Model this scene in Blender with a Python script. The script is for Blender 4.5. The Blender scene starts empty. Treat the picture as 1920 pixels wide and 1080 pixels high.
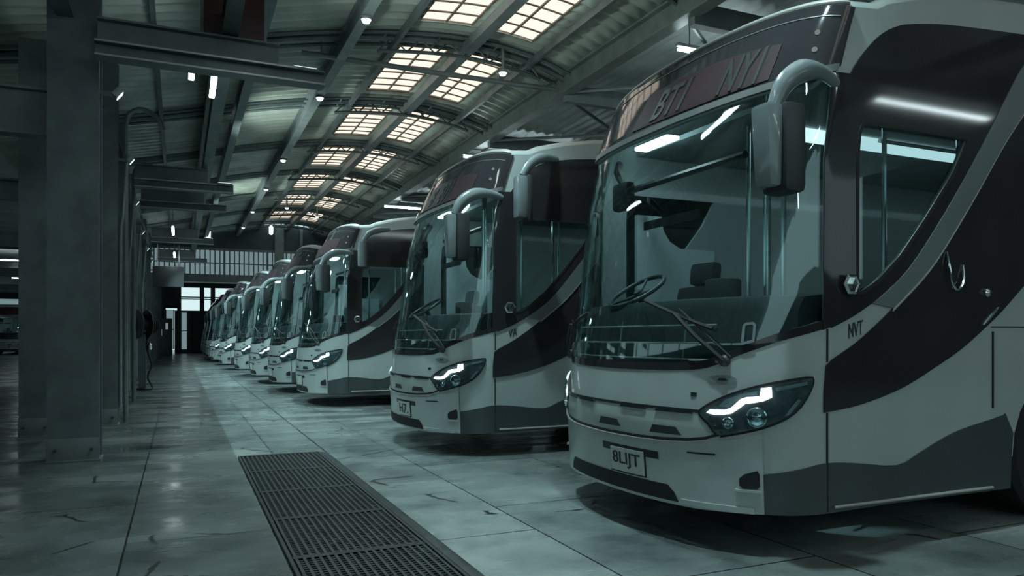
import bpy, bmesh, math, random, bisect
from mathutils import Vector, Matrix
from mathutils.geometry import tessellate_polygon
R = random.Random(7)
SC = bpy.context.scene
C = SC.collection
PI = math.pi

# ------------------------------------------------------------------ materials
def new_mat(name):
    m = bpy.data.materials.new(name); m.use_nodes = True
    nt = m.node_tree; nt.nodes.clear()
    out = nt.nodes.new('ShaderNodeOutputMaterial')
    return m, nt, out

def pbr(name, col, rough=.5, metal=0, coat=0, var=.12, scale=6, bump=0, spec=.5):
    m, nt, out = new_mat(name)
    b = nt.nodes.new('ShaderNodeBsdfPrincipled')
    tc = nt.nodes.new('ShaderNodeTexCoord'); no = nt.nodes.new('ShaderNodeTexNoise')
    no.inputs['Scale'].default_value = scale; no.inputs['Detail'].default_value = 4
    nt.links.new(tc.outputs['Object'], no.inputs['Vector'])
    rmp = nt.nodes.new('ShaderNodeValToRGB')
    rmp.color_ramp.elements[0].position = .3; rmp.color_ramp.elements[1].position = .7
    rmp.color_ramp.elements[0].color = (*[c*(1-var) for c in col], 1)
    rmp.color_ramp.elements[1].color = (*[min(1, c*(1+var)) for c in col], 1)
    nt.links.new(no.outputs['Fac'], rmp.inputs['Fac'])
    nt.links.new(rmp.outputs['Color'], b.inputs['Base Color'])
    b.inputs['Roughness'].default_value = rough; b.inputs['Metallic'].default_value = metal
    b.inputs['Coat Weight'].default_value = coat; b.inputs['Coat Roughness'].default_value = .06
    b.inputs['Specular IOR Level'].default_value = spec
    if bump:
        bp = nt.nodes.new('ShaderNodeBump'); bp.inputs['Strength'].default_value = bump
        bp.inputs['Distance'].default_value = .01
        nt.links.new(no.outputs['Fac'], bp.inputs['Height']); nt.links.new(bp.outputs['Normal'], b.inputs['Normal'])
    nt.links.new(b.outputs[0], out.inputs[0])
    return m

def emit(name, col, s):
    m, nt, out = new_mat(name)
    e = nt.nodes.new('ShaderNodeEmission'); e.inputs[0].default_value = (*col, 1); e.inputs[1].default_value = s
    nt.links.new(e.outputs[0], out.inputs[0]); return m

def glass(name, tint, refl=1.0, minr=.03):
    m, nt, out = new_mat(name)
    t = nt.nodes.new('ShaderNodeBsdfTransparent'); t.inputs[0].default_value = (*tint, 1)
    g = nt.nodes.new('ShaderNodeBsdfGlossy'); g.inputs['Roughness'].default_value = .02
    g.inputs[0].default_value = (.9, 1, 1, 1)
    f = nt.nodes.new('ShaderNodeFresnel'); ge = nt.nodes.new('ShaderNodeNewGeometry'); io = nt.nodes.new('ShaderNodeMapRange')
    io.inputs['To Min'].default_value = 1.45; io.inputs['To Max'].default_value = 1/1.45   # thin pane: both faces reflect alike
    nt.links.new(ge.outputs['Backfacing'], io.inputs['Value']); nt.links.new(io.outputs[0], f.inputs[0])
    mu = nt.nodes.new('ShaderNodeMath'); mu.operation = 'MULTIPLY_ADD'; mu.use_clamp = True
    mu.inputs[1].default_value = refl; mu.inputs[2].default_value = minr
    nt.links.new(f.outputs[0], mu.inputs[0])
    mx = nt.nodes.new('ShaderNodeMixShader')
    nt.links.new(mu.outputs[0], mx.inputs[0]); nt.links.new(t.outputs[0], mx.inputs[1]); nt.links.new(g.outputs[0], mx.inputs[2])
    nt.links.new(mx.outputs[0], out.inputs[0]); return m

def floor_mat():
    m, nt, out = new_mat('wet_slab_floor')
    N = nt.nodes; Lk = nt.links.new
    tc = N.new('ShaderNodeTexCoord')
    mp = N.new('ShaderNodeMapping'); mp.inputs['Location'].default_value = (.62, .3, 0)
    mp.inputs['Rotation'].default_value = (0, 0, PI/2)
    Lk(tc.outputs['Object'], mp.inputs['Vector'])
    br = N.new('ShaderNodeTexBrick'); br.offset = .37; br.offset_frequency = 2
    br.inputs['Color1'].default_value = (.17, .20, .20, 1); br.inputs['Color2'].default_value = (.25, .285, .28, 1)
    br.inputs['Mortar'].default_value = (.02, .024, .026, 1)
    br.inputs['Scale'].default_value = 1; br.inputs['Mortar Size'].default_value = .007
    br.inputs['Mortar Smooth'].default_value = .2
    br.inputs['Brick Width'].default_value = 1.9; br.inputs['Row Height'].default_value = 1.22
    Lk(mp.outputs[0], br.inputs['Vector'])
    n1 = N.new('ShaderNodeTexNoise'); n1.inputs['Scale'].default_value = .9; n1.inputs['Detail'].default_value = 8; n1.inputs['Roughness'].default_value = .65
    Lk(tc.outputs['Object'], n1.inputs['Vector'])
    st = N.new('ShaderNodeMapping'); st.inputs['Scale'].default_value = (.35, 1.6, 1); Lk(tc.outputs['Object'], st.inputs['Vector'])
    n2 = N.new('ShaderNodeTexNoise'); n2.inputs['Scale'].default_value = 1.3; n2.inputs['Detail'].default_value = 5
    Lk(st.outputs[0], n2.inputs['Vector'])
    r1 = N.new('ShaderNodeValToRGB'); r1.color_ramp.elements[0].position = .32; r1.color_ramp.elements[1].position = .68
    r1.color_ramp.elements[0].color = (.36, .37, .38, 1); r1.color_ramp.elements[1].color = (1.4, 1.4, 1.36, 1)
    Lk(n1.outputs['Fac'], r1.inputs[0])
    mul = N.new('ShaderNodeMix'); mul.data_type = 'RGBA'; mul.blend_type = 'MULTIPLY'; mul.inputs[0].default_value = 1
    Lk(br.outputs['Color'], mul.inputs[6]); Lk(r1.outputs[0], mul.inputs[7])
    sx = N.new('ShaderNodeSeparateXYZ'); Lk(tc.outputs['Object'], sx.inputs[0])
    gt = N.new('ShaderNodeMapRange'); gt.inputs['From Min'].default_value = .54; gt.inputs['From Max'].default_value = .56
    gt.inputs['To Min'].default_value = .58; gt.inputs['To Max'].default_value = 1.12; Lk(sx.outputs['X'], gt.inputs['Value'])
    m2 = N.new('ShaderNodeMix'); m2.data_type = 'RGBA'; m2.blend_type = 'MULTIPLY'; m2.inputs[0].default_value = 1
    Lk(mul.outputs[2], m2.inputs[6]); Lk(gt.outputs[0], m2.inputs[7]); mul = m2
    # thin dark cracks
    vo = N.new('ShaderNodeTexVoronoi'); vo.feature = 'DISTANCE_TO_EDGE'; vo.inputs['Scale'].default_value = .55
    ad = N.new('ShaderNodeMix'); ad.data_type = 'RGBA'; ad.blend_type = 'ADD'; ad.inputs[0].default_value = .35
    Lk(tc.outputs['Object'], ad.inputs[6]); Lk(n1.outputs['Color'], ad.inputs[7]); Lk(ad.outputs[2], vo.inputs['Vector'])
    cr = N.new('ShaderNodeMath'); cr.operation = 'LESS_THAN'; cr.inputs[1].default_value = .006; Lk(vo.outputs['Distance'], cr.inputs[0])
    gate = N.new('ShaderNodeMath'); gate.operation = 'GREATER_THAN'; gate.inputs[1].default_value = .52; Lk(n2.outputs['Fac'], gate.inputs[0])
    cg = N.new('ShaderNodeMath'); cg.operation = 'MULTIPLY'; Lk(cr.outputs[0], cg.inputs[0]); Lk(gate.outputs[0], cg.inputs[1])
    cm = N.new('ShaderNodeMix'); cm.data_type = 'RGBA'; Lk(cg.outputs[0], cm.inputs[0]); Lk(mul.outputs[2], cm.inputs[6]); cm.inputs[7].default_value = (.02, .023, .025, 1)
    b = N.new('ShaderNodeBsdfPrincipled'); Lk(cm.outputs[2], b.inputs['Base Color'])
    r2 = N.new('ShaderNodeMapRange'); r2.inputs['From Min'].default_value = .35; r2.inputs['From Max'].default_value = .65
    r2.inputs['To Min'].default_value = .10; r2.inputs['To Max'].default_value = .45; Lk(n2.outputs['Fac'], r2.inputs['Value'])
    Lk(r2.outputs[0], b.inputs['Roughness']); b.inputs['Specular IOR Level'].default_value = .55
    bp = N.new('ShaderNodeBump'); bp.inputs['Strength'].default_value = .25; bp.inputs['Distance'].default_value = .01
    sb = N.new('ShaderNodeMath'); sb.operation = 'SUBTRACT'; Lk(n1.outputs['Fac'], sb.inputs[0]); Lk(br.outputs['Fac'], sb.inputs[1])
    Lk(sb.outputs[0], bp.inputs['Height']); Lk(bp.outputs[0], b.inputs['Normal'])
    Lk(b.outputs[0], out.inputs[0]); return m

M = dict(
    paint=pbr('silver_white_paint', (.46, .525, .515), .30, 0, .6, .05, 3),
    grey=pbr('mid_grey_paint', (.15, .185, .19), .35, 0, .4, .06, 3),
    skirt=pbr('dark_grey_skirt_paint', (.055, .070, .075), .4, 0, .3, .08, 3),
    black=pbr('gloss_black_glass', (.034, .033, .036), .06, 0, 0, .1, 3),
    trim=pbr('pale_trim', (.45, .45, .42), .35, .3, 0, .05, 8),
    strip=pbr('display_ledge', (.13, .135, .135), .4, 0, 0, .05, 8),
    rubber=pbr('black_rubber', (.015, .015, .017), .7, 0, 0, .2, 10),
    plastic=pbr('charcoal_plastic', (.035, .04, .043), .45, 0, 0, .15, 8),
    mirror_grey=pbr('mirror_housing_grey', (.22, .27, .28), .25, 0, .5, .06, 8),
    chrome=pbr('chrome', (.6, .66, .66), .14, 1, 0, .05, 8),
    reflect=pbr('lamp_reflector', (.42, .48, .49), .25, .5, 0, .2, 20),
    bowl=pbr('headlight_bowl', (.14, .165, .17), .22, .45, 0, .45, 14),
    gun=pbr('lamp_housing', (.05, .06, .065), .2, .5, 0, .2, 20),
    led=emit('daytime_lamp_white', (.93, .97, 1), 3.2),
    glow=emit('small_lamp_glow', (.85, .95, 1), 1.6),
    marker=emit('marker_lamp', (.85, .95, .9), .22),
    disp=pbr('display_red_panel', (.030, .011, .014), .75, 0, 0, .12, 6),
    dtext=pbr('display_lettering', (.030, .036, .031), .5, 0, 0, .1, 30),
    dline=pbr('display_letter_edge', (.010, .008, .008), .6, 0, 0, .1, 30),
    plate=pbr('plate_white', (.55, .60, .56), .4, 0, 0, .04, 20),
    ink=pbr('plate_ink', (.02, .022, .035), .5, 0, 0, .05, 20),
    glass=glass('windscreen_glass', (.80, .90, .90), .9, .04),
    sglass=glass('tinted_side_glass', (.62, .72, .72), .9, .04),
    lens=glass('lamp_lens_glass', (.85, .93, .95), .8, .02),
    inner=pbr('cabin_lining', (.25, .295, .30), .6, 0, 0, .08, 4),
    panel=pbr('pale_cabin_partition', (.72, .84, .86), .35, 0, .2, .05, 4),
    dash=pbr('dashboard_plastic', (.022, .026, .028), .6, 0, 0, .1, 12),
    seat=pbr('seat_fabric', (.05, .06, .065), .8, 0, 0, .25, 30),
    steel=pbr('dark_painted_steel', (.125, .15, .155), .42, .2, 0, .25, 3, .1),
    dark=pbr('near_black_steel', (.17, .195, .20), .5, .1, 0, .2, 3),
    pale=pbr('pale_green_steel', (.17, .20, .185), .45, .2, 0, .2, 4, .1),
    roof=pbr('corrugated_roof_sheet', (.46, .50, .44), .42, .2, 0, .35, 1.0),
    froof=pbr('dark_flat_roof_sheet', (.42, .47, .46), .5, .1, 0, .25, 1.2),
    sky=emit('skylight_daylight', (1, .90, .76), 1.15),
    muntin=pbr('skylight_bar', (.16, .13, .10), .5, 0, 0, .2, 8),
    cabfill=emit('cab_fill_glow', (.75, .95, 1), 17),
    cabin=emit('cabin_fill_glow', (.75, .95, 1), 1.6),
    tube=emit('fluorescent_tube', (.80, .97, 1), 25.0),
    win=emit('daylit_pane', (.72, .93, .95), .95),
    band=emit('translucent_sheet_glow', (.42, .62, .66), .38),
    wall=pbr('dark_wall_sheet', (.055, .068, .072), .6, 0, 0, .25, 2),
    red=pbr('dull_red_sign', (.055, .014, .012), .5, 0, 0, .35, 5),
    grate=pbr('worn_grate_iron', (.055, .063, .063), .42, .4, 0, .35, 9),
    pit=pbr('grate_dark_tray', (.012, .014, .015), .6, 0, 0, .2, 9),
    lampbody=pbr('lamp_body', (.25, .29, .29), .4, .2, 0, .1, 9),
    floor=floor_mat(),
)

# ------------------------------------------------------------------ scene tree helpers
def link(o, parent=None):
    C.objects.link(o)
    if parent: o.parent = parent
    return o
def thing(name, label, cat, loc=(0, 0, 0), group=None):
    o = bpy.data.objects.new(name, None); C.objects.link(o); o.location = loc
    o.empty_display_size = .2
    o['label'] = label; o['category'] = cat
    if group: o['group'] = group
    return o
def tag(o, label, cat, group=None):
    o['label'] = label; o['category'] = cat
    if group: o['group'] = group
    return o
def structure(o):
    o['kind'] = 'structure'; return o
def finish(name, bm, mat, parent=None, smooth=True, angle=35):
    bmesh.ops.recalc_face_normals(bm, faces=bm.faces)
    me = bpy.data.meshes.new(name); bm.to_mesh(me); bm.free()
    me.materials.append(mat)
    if smooth:
        me.polygons.foreach_set('use_smooth', [True]*len(me.polygons))
        me.set_sharp_from_angle(angle=math.radians(angle))
    return link(bpy.data.objects.new(name, me), parent)
def add_box(bm, x0, x1, y0, y1, z0, z1, bev=0, mtx=None):
    b2 = bmesh.new(); bmesh.ops.create_cube(b2, size=1)
    for v in b2.verts:
        v.co = Vector((x0+(v.co.x+.5)*(x1-x0), y0+(v.co.y+.5)*(y1-y0), z0+(v.co.z+.5)*(z1-z0)))
    if bev: bmesh.ops.bevel(b2, geom=b2.edges[:], offset=bev, segments=2, affect='EDGES', profile=.6)
    if mtx: bmesh.ops.transform(b2, matrix=mtx, verts=b2.verts)
    merge(bm, b2)
def merge(bm, b2):
    mp = {v: bm.verts.new(v.co) for v in b2.verts}
    for f in b2.faces:
        try: bm.faces.new([mp[v] for v in f.verts])
        except ValueError: pass
    b2.free()
def smooth_path(pts, n=6):
    P = [Vector(p) for p in pts]; out = []
    for i in range(len(P)-1):
        a = P[max(i-1, 0)]; b = P[i]; c = P[i+1]; d = P[min(i+2, len(P)-1)]
        for k in range(n):
            t = k/n
            out.append(.5*((2*b)+(c-a)*t+(2*a-5*b+4*c-d)*t*t+(3*b-a-3*c+d)*t**3))
    out.append(P[-1]); return out
def add_tube(bm, pts, r, seg=8, sx=1.0):
    P = [Vector(p) for p in pts]; rings = []
    prev = None
    for i, p in enumerate(P):
        t = (P[min(i+1, len(P)-1)]-P[max(i-1, 0)]).normalized()
        if prev is None:
            up = Vector((0, 0, 1)) if abs(t.z) < .9 else Vector((1, 0, 0))
            n = t.cross(up).normalized()
        else:
            n = (prev-t*prev.dot(t)).normalized()
        prev = n; bn = t.cross(n)
        rr = r
        if isinstance(r, (list, tuple)):
            q_ = i/(len(P)-1)*(len(r)-1); j_ = min(int(q_), len(r)-2); rr = r[j_]+(r[j_+1]-r[j_])*(q_-j_)
        rings.append([bm.verts.new(p+n*math.cos(2*PI*k/seg)*rr*sx+bn*math.sin(2*PI*k/seg)*rr) for k in range(seg)])
    for a, b in zip(rings, rings[1:]):
        for k in range(seg): bm.faces.new((a[k], a[(k+1) % seg], b[(k+1) % seg], b[k]))
    bm.faces.new(rings[0]); bm.faces.new(rings[-1][::-1])
def add_lathe(bm, prof, center, axis, seg=32):
    ax = Vector(axis).normalized(); up = Vector((0, 0, 1)) if abs(ax.z) < .9 else Vector((1, 0, 0))
    n = ax.cross(up).normalized(); b = ax.cross(n); c = Vector(center); rings = []
    for r, h in prof:
        rings.append([bm.verts.new(c+ax*h+(n*math.cos(2*PI*k/seg)+b*math.sin(2*PI*k/seg))*max(r, 1e-4)) for k in range(seg)])
    for p, q in zip(rings, rings[1:]):
        for k in range(seg): bm.faces.new((p[k], p[(k+1) % seg], q[(k+1) % seg], q[k]))
    bm.faces.new(rings[0]); bm.faces.new(rings[-1])
def box_obj(name, mat, parent, *a, bev=0):
    bm = bmesh.new(); add_box(bm, *a, bev=bev); return finish(name, bm, mat, parent)
def tube_obj(name, mat, parent, pts, r, seg=8, sx=1.0, n=0):
    bm = bmesh.new(); add_tube(bm, smooth_path(pts, n) if n else pts, r, seg, sx); return finish(name, bm, mat, parent)

# ------------------------------------------------------------------ bus surface: u runs round the plan, z is height
W = 2.5; NP = 2.2; LEN = 11.6
BZ = [(.0, .64), (.24, .68), (.73, .72), (1.23, .68), (1.56, .61), (2.22, .51), (2.75, .40), (3.2, .29), (3.6, .22)]
XZ = [(.0, 0), (2.3, 0), (2.79, .06), (3.05, .14), (3.25, .21), (3.6, .3)]
def interp(T, z):
    if z <= T[0][0]: return T[0][1]
    for (a, p), (d, q) in zip(T, T[1:]):
        if z <= d: return p+(q-p)*(z-a)/(d-a)
    return T[-1][1]
def gfun(y):
    w = min(1, abs(2*y/W-1)); return max(0, 1-w**NP)**(1/NP)
US = [0]; YS = [0]; px_ = py_ = L = 0
for i in range(1, 2001):
    y = W*(1-math.cos(PI*i/2000))/2; x = -.7*gfun(y); L += math.hypot(x-px_, y-py_); px_, py_ = x, y
    US.append(L); YS.append(y)
def y_of_u(u):
    i = min(max(bisect.bisect(US, u), 1), 2000)
    return YS[i-1]+(u-US[i-1])/(US[i]-US[i-1])*(YS[i]-YS[i-1])
def base_pt(u, z):
    xo = interp(XZ, z)
    if u <= 0: return Vector((-u+xo*max(0, 1+u/.9), 0, z))
    if u >= L: return Vector(((u-L)+xo*max(0, 1-(u-L)/.9), W, z))
    y = y_of_u(u)
    return Vector((xo-interp(BZ, z)*gfun(y), y, z))
def normal_at(u, z):
    e = .01
    du = base_pt(u+e, z)-base_pt(u-e, z); dz = base_pt(u, z+e)-base_pt(u, z-e)
    return dz.cross(du).normalized() if True else None
def S(u, z, off=0):
    p = base_pt(u, z)
    if off:
        n = normal_at(u, z)
        if n.dot(Vector((p.x-3.0, (p.y-W/2)*2, 0))) < 0: n = -n
        p = p+n*off
    return p
def sheet2d(outer, holes=(), du=.07, dz=.16):
    loops = [[Vector((a, b, 0)) for a, b in l] for l in (outer, *holes)]
    tris = tessellate_polygon(loops)
    flat = [v for l in loops for v in l]
    bm = bmesh.new(); vs = [bm.verts.new(v) for v in flat]
    for t in tris:
        try: bm.faces.new([vs[i] for i in t])
        except ValueError: pass
    us = [p[0] for p in outer]; zs = [p[1] for p in outer]
    cuts = []
    lo, hi = min(us), max(us)
    k = math.floor(max(lo, -1.0)/du)*du
    while k < min(hi, L+1.0):
        if lo < k < hi: cuts.append(((k, 0, 0), (1, 0, 0)))
        near = min(abs(k), abs(k-L))
        k += du*(.45 if near < .45 and -.1 < k < L+.1 else 1)
    for q in (1.23, 1.56, 2.22, 2.3, 2.79, 3.05, 3.25, .73, .24): cuts.append(((0, q, 0), (0, 1, 0)))
    k = math.ceil(min(zs)/dz)*dz
    while k < max(zs): cuts.append(((0, k, 0), (0, 1, 0))); k += dz
    for co, no in cuts:
        bmesh.ops.bisect_plane(bm, geom=bm.verts[:]+bm.edges[:]+bm.faces[:], plane_co=co, plane_no=no, dist=1e-5)
    bmesh.ops.remove_doubles(bm, verts=bm.verts, dist=1e-5)
    return bm
def wrap(bm2, off, thick, mapf=None):
    mapf = mapf or S
    bm = bmesh.new(); f = {}; g = {}
    for v in bm2.verts:
        f[v] = bm.verts.new(mapf(v.co.x, v.co.y, off+thick)); g[v] = bm.verts.new(mapf(v.co.x, v.co.y, off))
    for fc in bm2.faces:
        bm.faces.new([f[v] for v in fc.verts]); bm.faces.new([g[v] for v in reversed(fc.verts)])
    for e in bm2.edges:
        if e.is_boundary:
            a, b = e.verts
            try: bm.faces.new((f[a], f[b], g[b], g[a]))
            except ValueError: pass
    bm2.free(); return bm
def patch(name, mat, parent, outer, off=.004, thick=.006, holes=(), du=.07, dz=.16, angle=35):
    return finish(name, wrap(sheet2d(outer, holes, du, dz), off, thick), mat, parent, angle=angle)
def flip(l): return [(L-u, z) for u, z in l][::-1]
def curve2(l, n=4): return [(p.x, p.y) for p in smooth_path([(a, b, 0) for a, b in l], n)]
def text_mesh(txt, height, width=None, bold=0):
    cu = bpy.data.curves.new('lettering', 'FONT'); cu.body = txt; cu.size = 1; cu.offset = bold
    o = bpy.data.objects.new('lettering', cu); C.objects.link(o)
    bpy.context.view_layer.update()
    me = bpy.data.meshes.new_from_object(o.evaluated_get(bpy.context.evaluated_depsgraph_get()))
    bpy.data.objects.remove(o); bpy.data.curves.remove(cu)
    bm = bmesh.new(); bm.from_mesh(me); bpy.data.meshes.remove(me)
    bmesh.ops.remove_doubles(bm, verts=bm.verts, dist=1e-5)
    xs = [v.co.x for v in bm.verts]; ys = [v.co.y for v in bm.verts]
    sx = (width/(max(xs)-min(xs))) if width else height/(max(ys)-min(ys)); sy = height/(max(ys)-min(ys))
    for v in bm.verts: v.co = Vector(((v.co.x-min(xs))*sx, (v.co.y-min(ys))*sy, 0))
    return bm
def text_on_bus(name, mat, parent, txt, u_left, z0, h, w, off, sgn=-1, bold=0, thick=.003, shear=0):
    bm = text_mesh(txt, h, w, bold)
    for v in bm.verts: v.co = Vector((u_left+sgn*v.co.x, z0+v.co.y+shear*v.co.x, 0))
    return finish(name, wrap(bm, off, thick), mat, parent, smooth=False)

MID = L/2
ZTOP_S = [(0, 3.20), (.24, 3.22), (.36, 3.27), (.75, 3.35), (1.2, 3.42), (1.76, 3.47), (2.4, 3.5), (20, 3.5)]
def ztop(u):
    if u <= 0: return interp(ZTOP_S, -u)
    if u >= L: return interp(ZTOP_S, u-L)
    return 3.20+.09*gfun(y_of_u(u))**1.5
C_IN = [(-.10, 2.80), (-.125, 2.858), (-.18, 2.944), (-.29, 3.056), (-.43, 3.132), (-.633, 3.18), (-1.119, 3.239), (-1.76, 3.29), (-2.3, 3.32)]
DIAG_L = [(-2.06, 3.31), (-1.756, 3.096), (-1.567, 2.856), (-1.326, 2.514), (-1.119, 2.237), (-.871, 1.934), (-.633, 1.677), (-.405, 1.509), (-.186, 1.389), (-.004, 1.316)]
DIAG_R = [(-2.42, 3.32), (-2.1, 3.11), (-1.756, 2.774), (-1.54, 2.536), (-1.274, 2.199), (-1.019, 1.893), (-.823, 1.684), (-.587, 1.497), (-.36, 1.333), (-.186, 1.223), (-.01, 1.135)]
SW_B = [(.05, .832), (-.186, .858), (-.405, .904), (-.633, .971), (-.871, 1.071), (-1.119, 1.185), (-1.379, 1.339), (-1.54, 1.446), (-1.756, 1.61), (-2.1, 1.85), (-2.5, 2.0), (-3.0, 2.05)]
WIN = [(-.21, 1.52), (-.21, 2.46), (-.225, 2.50), (-.265, 2.525), (-1.18, 2.525), (-1.05, 2.30), (-.80, 2.0), (-.57, 1.75), (-.38, 1.595), (-.27, 1.535)]
WS_BOT = [(.03, 1.316), (.207, 1.270), (.324, 1.238), (.529, 1.162), (.66, 1.105), (.77, 1.072), (.98, 1.058), (1.262, 1.052), (MID, 1.05)]
WS_BOT = WS_BOT+flip(WS_BOT)[1:]
WS_TOP = [(.03, 2.80), (.3, 2.755), (.567, 2.725), (1.057, 2.705), (MID, 2.70)]
WS_TOP = WS_TOP+flip(WS_TOP)[1:]
HL = [(.74, .831), (.646, .889), (.509, .948), (.357, .992), (.166, 1.026), (.136, 1.02), (.149, .969), (.204, .874), (.279, .807), (.389, .753), (.501, .72), (.63, .691), (.691, .752), (.751, .805)]
LED = [(.707, .816), (.687, .836), (.599, .839), (.566, .853), (.537, .883), (.515, .906), (.488, .917), (.416, .925), (.411, .971), (.357, .978), (.352, .921), (.391, .9), (.445, .886), (.49, .88), (.527, .847), (.566, .819), (.605, .81), (.663, .807)]
GR_TOP = [(.756, .812), (.95, .815), (1.143, .815), (1.43, .815), (MID, .815)]
GR_BOT = [(.624, .701), (.72, .668), (.844, .648), (1.03, .636), (1.224, .630), (MID, .626)]

def grow(poly, k):
    n = len(poly); out = []
    area = sum(poly[i][0]*poly[(i+1) % n][1]-poly[(i+1) % n][0]*poly[i][1] for i in range(n))
    sg = 1 if area > 0 else -1
    for i in range(n):
        a = Vector(poly[i-1]); b = Vector(poly[i]); c = Vector(poly[(i+1) % n])
        d1 = (b-a).normalized(); d2 = (c-b).normalized()
        nn = Vector((d1.y+d2.y, -d1.x-d2.x))
        nn = nn.normalized() if nn.length > 1e-6 else Vector((0, 0))
        out.append((b.x+nn.x*k*sg, b.y+nn.y*k*sg))
    return out

def arch(xc, r=.58, n=12):
    return [(-(xc+r*math.cos(PI*k/n)), max(.27, .47+r*math.sin(PI*k/n))) for k in range(n+1)]
WHEEL_X = (2.22, 8.4)

def wheel(parent, xc, y, sgn):
    ax = (0, sgn, 0)
    bm = bmesh.new()
    add_lathe(bm, [(.29, -.12), (.44, -.14), (.475, -.10), (.48, -.05), (.48, .05), (.475, .10), (.44, .14), (.29, .12)], (xc, y, .48), ax, 40)
    w = finish('wheel', bm, M['rubber'], parent)
    bm = bmesh.new()
    add_lathe(bm, [(.30, .06), (.30, .12), (.27, .125), (.24, .07), (.16, .09), (.13, .15), (.06, .16), (.0, .16)], (xc, y, .48), ax, 28)
    finish('wheel_hub', bm, M['reflect'], w)

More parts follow.
